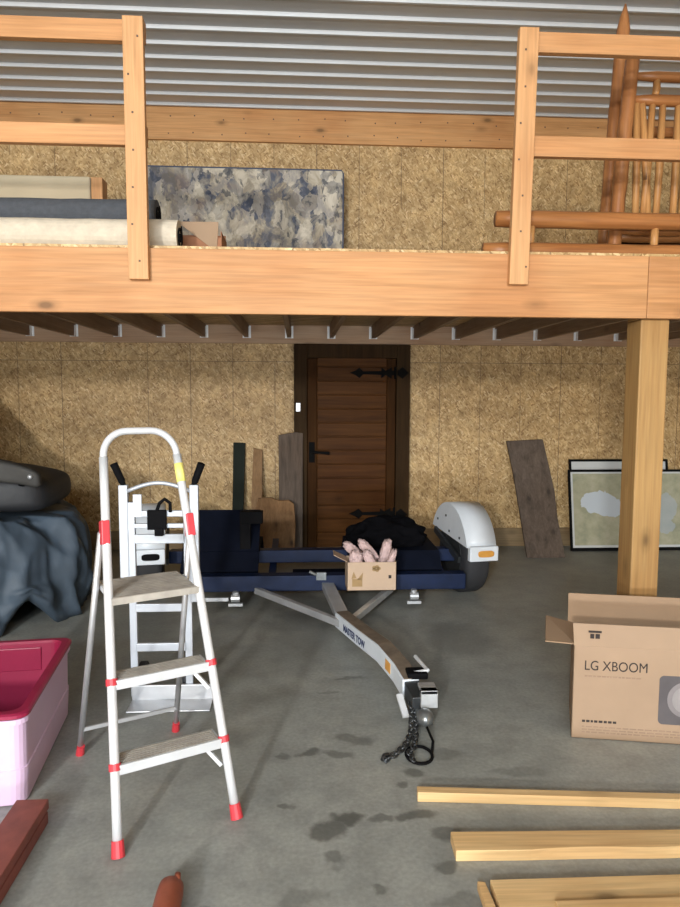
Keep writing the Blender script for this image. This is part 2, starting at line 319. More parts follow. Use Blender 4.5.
# ------------------------------------------------------------------ mesh builder
class MB:
    def __init__(s): s.bm = bmesh.new()
    def box(s, c, d, rot=None):
        m = Matrix.Translation(c) @ (rot.to_4x4() if rot is not None else Matrix.Identity(4)) @ Matrix.Diagonal((*d, 1))
        bmesh.ops.create_cube(s.bm, size=1.0, matrix=m); return s
    def b(s, x0, x1, y0, y1, z0, z1):
        return s.box(((x0 + x1) / 2, (y0 + y1) / 2, (z0 + z1) / 2), (abs(x1 - x0), abs(y1 - y0), abs(z1 - z0)))
    def beam(s, p0, p1, wd, ht, up=(0, 0, 1)):
        p0, p1 = Vector(p0), Vector(p1); a = (p1 - p0); L = a.length; a.normalize()
        side = a.cross(Vector(up)).normalized(); u = side.cross(a)
        m = Matrix((a, side, u)).transposed()
        return s.box((p0 + p1) / 2, (L, wd, ht), m)
    def tube(s, pts, r, seg=10, closed=False, caps=True):
        pts = [Vector(p) for p in pts]; n = len(pts)
        rs = r if isinstance(r, (list, tuple)) else [r] * n
        rings = []; prev = None
        for i, p in enumerate(pts):
            if closed: t = pts[(i + 1) % n] - pts[i - 1]
            else: t = pts[min(i + 1, n - 1)] - pts[max(i - 1, 0)]
            t.normalize()
            if prev is None:
                ref = Vector((0, 0, 1)) if abs(t.z) < 0.9 else Vector((0, 1, 0))
                a = t.cross(ref).normalized()
            else:
                a = (prev - t * prev.dot(t)).normalized()
            prev = a; bb = t.cross(a)
            rings.append([s.bm.verts.new(p + (a * math.cos(2 * PI * k / seg) + bb * math.sin(2 * PI * k / seg)) * rs[i]) for k in range(seg)])
        for i in range(n if closed else n - 1):
            A, B = rings[i], rings[(i + 1) % n]
            for k in range(seg): s.bm.faces.new((A[k], A[(k + 1) % seg], B[(k + 1) % seg], B[k]))
        if caps and not closed:
            s.bm.faces.new(list(reversed(rings[0]))); s.bm.faces.new(rings[-1])
        return s
    def prism(s, poly, ext):
        ext = Vector(ext); A = [s.bm.verts.new(Vector(p)) for p in poly]; B = [s.bm.verts.new(Vector(p) + ext) for p in poly]
        n = len(A); s.bm.faces.new(list(reversed(A))); s.bm.faces.new(B)
        for i in range(n): s.bm.faces.new((A[i], A[(i + 1) % n], B[(i + 1) % n], B[i]))
        return s
    def lathe(s, prof, c, axis='X', seg=32):
        # prof: (along axis, radius)
        c = Vector(c); rings = []
        for (h, r) in prof:
            ring = []
            for k in range(seg):
                a = 2 * PI * k / seg; u, v = r * math.cos(a), r * math.sin(a)
                d = {'X': (h, u, v), 'Y': (u, h, v), 'Z': (u, v, h)}[axis]
                ring.append(s.bm.verts.new(c + Vector(d)))
            rings.append(ring)
        for i in range(len(rings) - 1):
            for k in range(seg):
                s.bm.faces.new((rings[i][k], rings[i][(k + 1) % seg], rings[i + 1][(k + 1) % seg], rings[i + 1][k]))
        s.bm.faces.new(rings[0]); s.bm.faces.new(list(reversed(rings[-1])))
        return s
    def ball(s, c, r, sub=3, sc=(1, 1, 1), amp=0.0, freq=4.0, seed=0.0, flat=None):
        g = bmesh.ops.create_icosphere(s.bm, subdivisions=sub, radius=1.0)
        c = Vector(c)
        for v in g['verts']:
            d = v.co.normalized(); k = 1 + amp * noise.noise(d * freq + Vector((seed, seed * 2, 3)))
            v.co = Vector((d.x * sc[0], d.y * sc[1], d.z * sc[2])) * r * k + c
            if flat is not None and v.co.z < flat: v.co.z = flat
        return s
    def grid(s, f, nu, nv):
        V = [[s.bm.verts.new(f(i / nu, j / nv)) for j in range(nv + 1)] for i in range(nu + 1)]
        for i in range(nu):
            for j in range(nv): s.bm.faces.new((V[i][j], V[i + 1][j], V[i + 1][j + 1], V[i][j + 1]))
        return s
    def build(s, name, mat, parent=None, world=True, smooth=False, bevel=0.0, solid=0.0, seg=2):
        bmesh.ops.recalc_face_normals(s.bm, faces=s.bm.faces)
        if parent is not None and world: bmesh.ops.transform(s.bm, matrix=ROOTM[parent.name].inverted(), verts=s.bm.verts)
        me = bpy.data.meshes.new(name); s.bm.to_mesh(me); s.bm.free()
        me.materials.append(M[mat] if isinstance(mat, str) else mat)
        o = bpy.data.objects.new(name, me); COL.objects.link(o)
        if smooth:
            for p in me.polygons: p.use_smooth = True
        if solid:
            md = o.modifiers.new('solid', 'SOLIDIFY'); md.thickness = solid; md.offset = 0
        if bevel:
            md = o.modifiers.new('bevel', 'BEVEL'); md.width = bevel; md.segments = seg; md.limit_method = 'ANGLE'; md.angle_limit = 0.7
        if parent is not None:
            o.parent = parent; ROOTM[o.name] = ROOTM[parent.name]
        else: ROOTM[o.name] = Matrix.Identity(4)
        return o
ROOTM = {}
def tag(o, label, cat, group=None):
    o['label'] = label; o['category'] = cat
    if group: o['group'] = group
    return o
def thing(name, label, cat, loc=(0, 0, 0), rz=0.0, group=None):
    o = bpy.data.objects.new(name, None); COL.objects.link(o); o.empty_display_size = 0.1
    o.location = loc; o.rotation_euler = (0, 0, rz)
    ROOTM[o.name] = Matrix.Translation(loc) @ Matrix.Rotation(rz, 4, 'Z')
    return tag(o, label, cat, group)
def single(o, origin):
    # move a one-mesh thing's origin to its base
    o.data.transform(Matrix.Translation(-Vector(origin))); o.location = origin; return o
def struct(mb, name, mat, parent=None, **kw):
    o = mb.build(name, mat, parent, **kw)
    if parent is None: o['kind'] = 'structure'
    return o
def text(name, body, size, mat, parent, mtx, world=True, bold=0.0, sx=1.0):
    cu = bpy.data.curves.new(name, 'FONT'); cu.body = body; cu.size = size; cu.extrude = 0.0004; cu.offset = bold
    tmp = bpy.data.objects.new(name + '_tmp', cu); COL.objects.link(tmp)
    dg = bpy.context.evaluated_depsgraph_get()
    me = bpy.data.meshes.new_from_object(tmp.evaluated_get(dg))
    bpy.data.objects.remove(tmp)
    full = mtx @ Matrix.Diagonal((sx, 1, 1, 1))
    if world: full = ROOTM[parent.name].inverted() @ full
    me.transform(full); me.materials.clear(); me.materials.append(M[mat])
    o = bpy.data.objects.new(name, me); COL.objects.link(o); o.parent = parent; ROOTM[o.name] = ROOTM[parent.name]
    return o

# ------------------------------------------------------------------ the setting
XL, XR, YB, YF, ZC = -3.7, 4.6, 6.7, -7.6, 4.20
DECK = 2.205
struct(MB().b(XL - .2, XR + .2, YF - .2, YB + .2, -0.1, 0), 'floor', 'concrete')
struct(MB().b(XL - .2, XR + .2, YB, YB + .1, 0, ZC), 'wall_back', 'osb')
struct(MB().b(XL - .1, XL, YF, YB, 0, ZC), 'wall_left', 'osb')
struct(MB().b(XR, XR + .1, YF, YB, 0, ZC), 'wall_right', 'osb')
fw = MB().b(XL, -3.2, YF - .1, YF, 0, ZC).b(3.2, XR, YF - .1, YF, 0, ZC).b(-3.2, 3.2, YF - .1, YF, 3.9, ZC)
struct(fw, 'wall_front', 'osb')
# ribbed steel ceiling: one folded sheet
cm = MB(); prof = []
y = YB - 0.10 + .215
pitch = 0.223
while y > YF:
    prof += [(y - .165, ZC), (y - .177, ZC - .022), (y - .197, ZC - .022), (y - .209, ZC)]
    y -= pitch
prof = [(YB + .05, ZC)] + prof + [(YF, ZC)]
A = [cm.bm.verts.new((XL, p[0], p[1])) for p in prof]; B = [cm.bm.verts.new((XR, p[0], p[1])) for p in prof]
for i in range(len(A) - 1): cm.bm.faces.new((A[i], A[i + 1], B[i + 1], B[i]))
struct(cm, 'ceiling', 'steel', solid=0.002)
# timber plate under the ceiling, ledger behind the joists, skirting
t1 = struct(MB().b(XL, XR, YB - .038, YB, 3.888, ZC - .001), 'trim_1', 'plate', bevel=.003)
nb = MB()
for i in range(34):
    x = XL + .1 + i * .4064 / 1.7
    for z in (3.95, 4.09): nb.box((x + random.uniform(-.03, .03), YB - .039, z + random.uniform(-.02, .02)), (.011, .006, .011))
nb.build('nail_heads', 'nail', t1)
struct(MB().b(XL, XR, YB - .038, YB, 2.012, 2.188), 'trim_2', 'ledger', bevel=.003)
for nm, x0, x1 in (('baseboard_back', XL, -.052), ('baseboard_back_right', 1.08, XR)):
    struct(MB().b(x0, x1, YB - .03, YB, 0.0, .185), nm, 'skirt', bevel=.003)
struct(MB().b(XL, XR, 3.24, YB - .0, 2.188, DECK), 'loft_floor', 'osb')

# door in the back wall
dr = bpy.data.objects.new('door_1', None); COL.objects.link(dr); dr.location = (.51, YB, 0); dr['kind'] = 'structure'
ROOTM[dr.name] = Matrix.Translation((.51, YB, 0))
fr = MB().b(-.05, .075, 6.60, 6.70, 0, 2.005).b(.945, 1.077, 6.60, 6.70, 0, 2.005).b(.0751, .9449, 6.60, 6.70, 1.875, 2.005)
fr.build('door_frame', 'jamb', dr, bevel=.004)
MB().b(.075, .945, 6.672, 6.70, .01, 1.872).build('door_leaf', 'door_wood', dr)
pm = MB()
zz = .03
while zz < 1.83:
    pm.b(.175, .855, 6.655, 6.675, zz, zz + .128); zz += .136
pm.build('door_planks', 'door_wood', dr, bevel=.006)
MB().b(.080, .172, 6.648, 6.675, .01, 1.868).b(.858, .942, 6.648, 6.675, .01, 1.868).build('door_stiles', 'door_wood_z', dr, bevel=.004)
def spear(z):
    h = MB(); y0 = 6.632
    h.prism([(.93, y0, z - .022), (.93, y0, z + .022), (.62, y0, z + .014), (.62, y0, z - .014)], (0, .016, 0))
    h.prism([(.62, y0, z - .016), (.62, y0, z + .016), (.585, y0, z + .05), (.55, y0, z + .024), (.49, y0, z), (.55, y0, z - .024), (.585, y0, z - .05)], (0, .016, 0))
    h.prism([(.80, y0 - .004, z - .05), (.80, y0 - .004, z + .05), (.84, y0 - .004, z + .02), (.90, y0 - .004, z + .055), (.90, y0 - .004, z - .055), (.84, y0 - .004, z - .02)], (0, .018, 0))
    h.tube([(.94, 6.63, z - .06), (.94, 6.63, z + .06)], .016)
    h.prism([(.95, 6.585, z - .02), (.95, 6.585, z + .02), (1.0, 6.585, z + .055), (1.06, 6.585, z), (1.0, 6.585, z - .055)], (0, .016, 0))
    return h
for z in (1.735, .35): spear(z).build('strap_hinge', 'iron', dr)
lh = MB().b(.095, .15, 6.632, 6.648, .86, 1.06)
lh.tube([(.12, 6.64, .965), (.12, 6.585, .965)], .013).tube([(.12, 6.59, .965), (.20, 6.585, .962), (.29, 6.588, .955)], [.014, .012, .017])
lh.build('door_handle', 'iron', dr)
MB().b(-.03, .01, 6.592, 6.60, 1.36, 1.44).build('strike_plate', 'galv', dr)

# ------------------------------------------------------------------ loft framing
def wood_thing(mb, name, mat, label, cat, origin, bevel=.004, group=None):
    o = mb.build(name, mat, bevel=bevel); single(o, origin); return tag(o, label, cat, group)
bL = wood_thing(MB().b(XL, 1.655, 3.20, 3.24, 1.895, 2.186), 'loft_beam', 'pine_x', 'long knotty pine beam along the front of the loft, left of the splice', 'beam', (-1.0, 3.22, 1.895))
bR = wood_thing(MB().b(1.657, XR, 3.20, 3.24, 1.895, 2.186), 'loft_beam', 'pine_x', 'pine beam end right of the splice above the post', 'beam', (2.5, 3.22, 1.895))
sp = wood_thing(MB().b(1.650, 1.792, 3.24, 3.385, 0, 1.895).b(1.650, 1.792, 3.2405, 3.385, 1.895, 2.05), 'support_post', 'post_z', 'thick square pine post holding up the loft beside the carton', 'post', (1.72, 3.31, 0), bevel=.006)
# joists with hangers: one, then copies
def joist_mesh():
    j = thing('loft_joist', '', 'joist', (0, 6.66, 2.065), 0, 'joists under the loft floor')
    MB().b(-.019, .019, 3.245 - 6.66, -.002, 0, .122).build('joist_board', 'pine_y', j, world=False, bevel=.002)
    h = MB().b(-.021, .021, -.055, -.001, -.003, 0).b(-.0225, -.0195, -.055, -.001, 0, .10).b(.0195, .0225, -.055, -.001, 0, .10)
    h.b(.0195, .040, -.004, -.001, -.003, .115).b(-.040, -.0195, -.004, -.001, -.003, .115)
    h.build('joist_hanger', 'hanger', j, world=False)
    return j
ordn = ['first', 'second', 'third', 'fourth', 'fifth', 'sixth', 'seventh', 'eighth', 'ninth', 'tenth', 'eleventh', 'twelfth', 'thirteenth', 'fourteenth', 'fifteenth']
j0 = joist_mesh()
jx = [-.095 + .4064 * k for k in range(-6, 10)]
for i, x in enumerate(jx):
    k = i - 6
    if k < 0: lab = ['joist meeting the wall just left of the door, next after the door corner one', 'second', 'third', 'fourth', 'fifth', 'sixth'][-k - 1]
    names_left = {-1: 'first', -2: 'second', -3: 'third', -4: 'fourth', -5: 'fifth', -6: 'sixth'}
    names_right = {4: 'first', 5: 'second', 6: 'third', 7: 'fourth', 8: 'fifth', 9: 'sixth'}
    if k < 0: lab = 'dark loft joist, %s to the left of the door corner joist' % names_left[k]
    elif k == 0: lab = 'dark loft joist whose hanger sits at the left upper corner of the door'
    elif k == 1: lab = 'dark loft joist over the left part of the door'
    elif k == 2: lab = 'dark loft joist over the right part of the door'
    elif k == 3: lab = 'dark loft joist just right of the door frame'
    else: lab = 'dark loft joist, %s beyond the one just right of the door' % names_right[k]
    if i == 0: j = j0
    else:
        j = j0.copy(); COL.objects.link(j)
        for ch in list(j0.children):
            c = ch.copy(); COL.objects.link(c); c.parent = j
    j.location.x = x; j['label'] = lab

# guard railings
def railing(side):
    if side == 'L':
        r = thing('guard_railing', 'pine guard railing on the left of the loft, above the carpet rolls', 'railing', (-2.0, 3.18, 2.04))
        px, xa, xb = -.719, XL, -.68; far = -2.9; zt = 3.165
        rails = ((3.078, 3.168), (2.634, 2.722))
    else:
        r = thing('guard_railing', 'pine guard railing on the right of the loft, before the log bed pieces', 'railing', (2.0, 3.18, 2.04))
        px, xa, xb = 1.018, 1.01, XR; far = 3.3; zt = 3.178
        rails = ((3.09, 3.18), (2.63, 2.722))
    lean_ = .02 if side == 'R' else -.004
    pm_ = MB().b(px - .0445, px + .0445, 3.161, 3.199, 2.04, zt)
    for v in pm_.bm.verts: v.co.x += lean_ * (v.co.z - 2.04) / 1.14
    pm_.build('railing_post', 'pine_z', r, bevel=.003)
    MB().b(far - .0445, far + .0445, 3.161, 3.199, 2.04, zt).build('railing_post', 'pine_z', r, bevel=.003)
    for nm, (z0, z1) in zip(('top_rail', 'middle_rail'), rails):
        MB().b(xa, xb, 3.2, 3.238, z0, z1).build(nm, 'pine_x', r, bevel=.003)
    for k in range(7):
        zn = 2.12 + k * .16
        MB().box((px + lean_ * (zn - 2.04) / 1.14 + random.uniform(-.03, .03), 3.1605, zn), (.008, .004, .008)).build('nail_head', 'nail', r)
railing('L'); railing('R')

# ------------------------------------------------------------------ things on the loft
mt = thing('mattress', 'blue and beige floral mattress standing on its side against the loft wall', 'mattress', (-.54, 6.5, DECK))
MB().b(-1.5, .417, 6.42, 6.62, DECK, 3.58).build('ticking', 'floral', mt, bevel=.035, seg=4)
for yy in (6.43, 6.61):
    MB().tube([(-1.47, yy, DECK + .035), (.39, yy, DECK + .035), (.405, yy, DECK + .06), (.405, yy, 3.54), (.39, yy, 3.568), (-1.47, yy, 3.568), (-1.49, yy, 3.54), (-1.49, yy, DECK + .06)], .008, 6, closed=True).build('piping', 'piping', mt)
def roll(name, label, cat, x0, x1, y, z, r, mat, endmat):
    o = thing(name, label, cat, ((x0 + x1) / 2, y, z - r))
    n = 26; f = MB()
    pts = [(x0 + (x1 - x0) * i / n, y + .012 * noise.noise((i * .35, r * 9, 0)), z + .006 * noise.noise((i * .5, 3, r))) for i in range(n + 1)]
    f.tube(pts, r, 24); f.build('carpet_body', mat, o, smooth=False)
    sp_ = [(x1 + .002, y + (r - .012) * a / 14 * math.cos(a * 1.0), z + (r - .012) * a / 14 * math.sin(a * 1.0)) for a in [k * .35 for k in range(4, 40)]]
    MB().tube(sp_, .006, 5).build('spiral_end', endmat, o)
    return o
roll('carpet_roll', 'cream backed carpet roll at the front edge of the loft', 'carpet roll', -3.2, -.575, 3.40, DECK + .077, .075, 'carpet_cream', 'black')
roll('carpet_roll', 'charcoal carpet roll lying on top of the cream roll', 'carpet roll', -3.1, -.70, 3.52, DECK + .206, .070, 'carpet_dark', 'black')
roll('carpet_roll', 'second charcoal carpet roll tucked behind the cream roll', 'carpet roll', -3.0, -.80, 3.585, DECK + .069, .067, 'carpet_dark', 'black')
wood_thing(MB().b(-2.6, -1.13, 3.88, 3.98, DECK, 2.70), 'foam_slab', 'beige', 'pale beige slab standing on edge behind the carpet rolls', 'foam slab', (-1.8, 3.93, DECK), bevel=.012)
wood_thing(MB().b(-1.12, -1.06, 3.86, 3.96, DECK, 2.69), 'timber_offcut', 'pine_z', 'short upright pine offcut at the end of the beige slab', 'offcut', (-1.09, 3.91, DECK))
cb = thing('open_carton', 'small brown open cardboard carton beyond the end of the cream roll', 'carton', (-.48, 3.72, DECK))
c_ = MB().b(-.66, -.40, 3.60, 3.604, DECK + .004, DECK + .12).b(-.66, -.40, 3.85, 3.854, DECK + .004, DECK + .185).b(-.664, -.66, 3.60, 3.854, DECK + .004, DECK + .185).b(-.40, -.396, 3.60, 3.854, DECK + .004, DECK + .15).b(-.66, -.40, 3.60, 3.854, DECK, DECK + .004)
c_.build('carton_body', 'card_red', cb)
MB().prism([(-.62, 3.596, DECK + .195), (-.41, 3.596, DECK + .195), (-.42, 3.598, DECK + .045)], (0, -.004, 0)).build('carton_flap', 'card_in', cb)

# log bed pieces
def log_frame(name, label, px, ytop, ybot, zt, tilt, post_r, rails, spindles, width, tip, right=True):
    o = thing(name, label, 'headboard', (px + width / 2, ybot, DECK))
    def P(x, z, off=0.0):
        f = (z - DECK) / (zt - DECK)
        return (x + tilt * f, ybot + (ytop - ybot) * f + off, z)
    for xx in ((px, px + width) if right else (px,)):
        pts = []; rs = []; n = 12
        for i in range(n + 1):
            z = DECK + .003 + (zt - tip - DECK) * i / n
            pts.append(P(xx + .004 * noise.noise((i * .7, xx, 1)), z)); rs.append(post_r * (1 + .06 * noise.noise((i * .9, xx, 5))))
        pts += [P(xx, zt - tip * .45), P(xx, zt)]; rs += [post_r * .62, post_r * .12]
        MB().tube(pts, rs, 14).build('log_post', 'log', o, smooth=True)
    for z, r in rails:
        n = 10; pts = [(px + post_r * .6 + tilt * (z - DECK) / (zt - DECK) + (width - 1.2 * post_r) * i / n, P(0, z)[1], z + .004 * noise.noise((i, z, 0))) for i in range(n + 1)]
        MB().tube(pts, [r * .7] + [r * (1 + .08 * noise.noise((i * .8, z * 3, 2))) for i in range(n - 1)] + [r * .7], 12).build('log_rail', 'log_x', o, smooth=True)
    for x0, z0, x1, z1 in spindles:
        MB().tube([P(x0, z0), P((x0 + x1) / 2 + .004, (z0 + z1) / 2), P(x1, z1)], [.017, .02, .017], 10).build('spindle', 'spindle', o, smooth=True)
    return o
log_frame('log_headboard', 'tall log headboard with pointed post leaning at the right of the loft', 1.705, 3.86, 3.84, 3.68, .096, .036,
          ((2.42, .032), (3.00, .03)), [(1.93 + .21 * k, 2.43, 1.905 + .215 * k, 2.98) for k in range(5)], 1.35, .14)
log_frame('log_headboard', 'shorter log headboard with two upper rails and slanted spindles in front of the pointed one', 1.658, 3.62, 3.60, 3.295, .08, .036,
          ((3.19, .026), (3.07, .03), (2.40, .03)), [(1.763, 2.41, 1.706, 3.05), (1.835, 2.41, 1.735, 3.05), (1.80, 2.41, 1.79, 3.05), (1.872, 2.41, 1.846, 3.05), (1.965, 2.41, 1.93, 3.05), (2.10, 2.41, 2.06, 3.05), (1.80, 3.08, 1.80, 3.18), (2.05, 3.08, 2.06, 3.18)], 1.2, .03)
fb = thing('log_footboard', 'low log footboard with two long horizontal logs near the loft edge', 'footboard', (1.8, 3.44, DECK))
for x0, z, yy, r in ((.985, 2.408, 3.455, .043), (.92, DECK + .044, 3.44, .042)):
    n = 16; pts = [(x0 + (2.9 - x0) * i / n, yy, z + .004 * noise.noise((i * .6, z, 0))) for i in range(n + 1)]
    MB().tube(pts, [r * .9] + [r * (1 + .06 * noise.noise((i * .8, z, 2))) for i in range(1, n + 1)], 14).build('log_rail', 'log_x', fb, smooth=True)
for x in (1.16, 1.80, 2.15, 2.5):
    MB().tube([(x, 3.442, DECK + .06), (x + .01, 3.453, 2.39)], .02, 10).build('spindle', 'spindle', fb, smooth=True)
dc = MB(); dc.ball((2.15, 4.05, DECK + .14), 1, 4, (.28, .1, .15), .25, 5, 2.0, flat=DECK + .002)
o = dc.build('folded_cloth', 'black_cloth', smooth=True); single(o, (2.15, 4.05, DECK)); tag(o, 'dark folded cloth heap behind the log footboard', 'cloth')

# ------------------------------------------------------------------ step ladder
L = thing('step_ladder', 'silver three step ladder with red feet standing open in the foreground', 'ladder', (-.413, 2.261, 0), .467)
aL = .332
def hw(z): return .209 - .054 * z
def front(s, z): return Vector((s * hw(z), aL * z, z))
zt, zc = 1.385, 1.29
rail = []
for s in (-1, 1):
    seg_pts = [front(s, .03 + (zc - .03) * i / 8) for i in range(9)]
    if s == 1: seg_pts = seg_pts
    MB().tube(seg_pts, .0165, 14).build('front_rail', 'alu', L, world=False, smooth=True)
arc = []
r_ = zt - zc
w1 = hw(zc)
for k in range(9):
    a = PI - PI / 2 * k / 8
    arc.append(Vector((-w1 + r_ * 1.0 + r_ * math.cos(a), aL * (zc + r_ * math.sin(a)), zc + r_ * math.sin(a))))
for k in range(9):
    a = PI / 2 - PI / 2 * k / 8
    arc.append(Vector((w1 - r_ + r_ * math.cos(a), aL * (zc + r_ * math.sin(a)), zc + r_ * math.sin(a))))
MB().tube([front(-1, zc - .01)] + arc + [front(1, zc - .01)], [.0155] + [.0135] * len(arc) + [.0155], 14).build('grab_handle', 'alu', L, world=False, smooth=True)
for s in (-1, 1):
    p = front(s, 0); q = front(s, .05)
    MB().tube([p + Vector((0, 0, .001)), q], [.023, .02], 12).build('foot', 'red_plastic', L, world=False)
    MB().tube([(s * .206, .742, .001), (s * .204, .725, .045)], [.018, .016], 10).build('foot', 'red_plastic', L, world=False)
    MB().tube([(s * .206, .738, .03), (s * .168, .36, 1.02)], .0125, 10).build('rear_leg', 'alu_old', L, world=False, smooth=True)
    # hinge plate at the top of the rear leg
    MB().beam((s * .160, .335, .98), (s * .157, .355, 1.065), .03, .05, (0, 1, 0)).build('hinge_cap', 'red_plastic', L, world=False, bevel=.004)
    MB().beam((s * (hw(.8) + .002), aL * .8 + .20, .785), (s * .177, .45, .79), .008, .02).build('link_bar', 'alu', L, world=False)
    for z in (.268, .53):
        MB().tube([front(s, z - .014), front(s, z + .008)], .0205, 12).build('step_collar', 'red_plastic', L, world=False)
        # brace from step to rail
        if s > 0: MB().beam((s * (hw(z) - .075), aL * z + .02, z - .015), (s * (hw(z) - .014), aL * (z - .085) + .015, z - .095), .012, .014).build('brace', 'alu', L, world=False)
for z, d in ((.268, .10), (.53, .10)):
    wz = hw(z) - .012; y0 = aL * z - .012
    st = MB().b(-wz, wz, y0, y0 + d, z - .012, z).b(-wz, wz, y0 - .004, y0 + .006, z - .03, z + .004).b(-wz, wz, y0 + d - .006, y0 + d, z - .028, z)
    so = st.build('step', 'alu', L, world=False, bevel=.002)
    tr = MB()
    for k in range(6): tr.b(-wz + .01, wz - .01, y0 + .012 + k * .0135, y0 + .021 + k * .0135, z, z + .003)
    tr.build('tread', 'alu_tread', so, world=False)
z = .80; wz = hw(z) - .006; y0 = aL * z - .02
pf = MB().b(-wz, wz, y0, y0 + .27, z - .024, z).build('platform', 'alu', L, world=False, bevel=.008)
tr = MB()
for k in range(12): tr.b(-wz + .006, wz - .006, y0 + .004 + k * .022, y0 + .021 + k * .022, z, z + .003)
tr.build('tread', 'alu_tread', pf, world=False)
MB().b(-wz, wz, y0 - .003, y0 + .002, z - .023, z + .002).build('platform_edge', 'alu_tread', L, world=False)
MB().beam((-.2, .695, .13), (.2, .695, .13), .010, .016).build('rear_crossbar', 'alu_old', L, world=False)
MB().tube([front(1, 1.185), front(1, 1.255)], .0178, 14).build('sticker', 'yellow_label', L, world=False, smooth=True)

# ------------------------------------------------------------------ hand truck
H = thing('hand_truck', 'silver folding hand truck with black grips standing behind the step ladder', 'hand truck', (-.66, 3.34, 0))
for s, x in ((-1, -.855), (1, -.515)):
    MB().b(x - .022, x + .022, 3.33, 3.36, .50, 1.085).build('outer_rail', 'alu_truck', H, bevel=.004)
    xi = x - s * .035
    MB().b(xi - .018, xi + .018, 3.335, 3.36, .02, 1.0).build('inner_rail', 'alu_truck', H, bevel=.003)
    MB().tube([(x, 3.345, 1.08), (x + s * .004, 3.345, 1.10)], .014).tube([(x + s * .004, 3.345, 1.098), (x + s * .04, 3.33, 1.19)], [.017, .019], 12).build('grip', 'black', H)
for z, h, m in ((.945, .03, 'alu_truck'), (.885, .022, 'alu_truck'), (.82, .045, 'alu_truck'), (.565, .02, 'alu_old'), (.475, .04, 'alu_truck'), (.275, .04, 'alu_truck')):
    MB().b(-.806, -.564, 3.325, 3.345, z - h / 2, z + h / 2).build('crosspiece', m, H, bevel=.003)
MB().tube([(-.835 + .30 * k / 12, 3.338, 1.055 + .04 * math.sin(PI * k / 12)) for k in range(13)], .010, 8).build('arched_bar', 'alu_truck', H, smooth=True)
lt = MB().b(-.735, -.645, 3.30, 3.326, .87, .965)
lt.tube([(-.69, 3.31, .96), (-.675, 3.305, 1.0), (-.65, 3.305, 1.02), (-.625, 3.31, 1.0), (-.625, 3.31, .955)], .009, 8).b(-.70, -.66, 3.295, 3.33, .84, .88)
lt.build('latch', 'black', H, bevel=.004)
MB().b(-.805, -.765, 3.322, 3.335, .93, 1.04).build('side_bracket', 'alu_truck', H)
tp = MB().b(-.83, -.43, 3.19, 3.333, .004, .012).b(-.83, -.43, 3.315, 3.333, .004, .085)
tp.build('toe_plate', 'alu_old', H, bevel=.003)
for x in (-.80, -.57):
    MB().lathe([(-.02, .03), (-.02, .07), (-.015, .078), (.015, .078), (.02, .07), (.02, .03)], (x, 3.44, .079), 'X', 24).build('wheel', 'rubber', H)
MB().tube([(-.82, 3.44, .079), (-.55, 3.44, .079)], .01).b(-.79, -.78, 3.355, 3.45, .06, .10).b(-.60, -.59, 3.355, 3.45, .06, .10).build('axle', 'alu_old', H)

# ------------------------------------------------------------------ car tow dolly
D = thing('tow_dolly', 'navy car tow dolly with white fenders and a silver tongue resting on the floor', 'tow dolly', (.13, 5.1, 0))
MB().b(-.98, 1.20, 4.76, 4.86, .128, .240).build('front_crossbeam', 'navy', D, bevel=.006)
MB().b(-.98, 1.20, 5.10, 5.20, .25, .345).build('axle_beam', 'navy', D, bevel=.006)
MB().b(-.05, .95, 4.86, 5.10, .17, .20).build('centre_plate', 'navy_dark', D)
for x in (-.80, -.2, .55, 1.05):
    MB().beam((x, 4.85, .19), (x, 5.75, .27), .05, .06).build('side_bar', 'navy', D)
for x0, x1 in ((-.86, -.30), (.36, 1.05)):
    pan = MB().prism([(x0, 4.88, .245), (x0, 5.0, .36), (x0, 5.55, .36), (x0, 5.75, .20), (x0, 5.75, .18), (x0, 5.55, .34), (x0, 5.02, .34), (x0, 4.90, .225)], (x1 - x0, 0, 0))
    pan.build('wheel_pan', 'navy_dark', D)
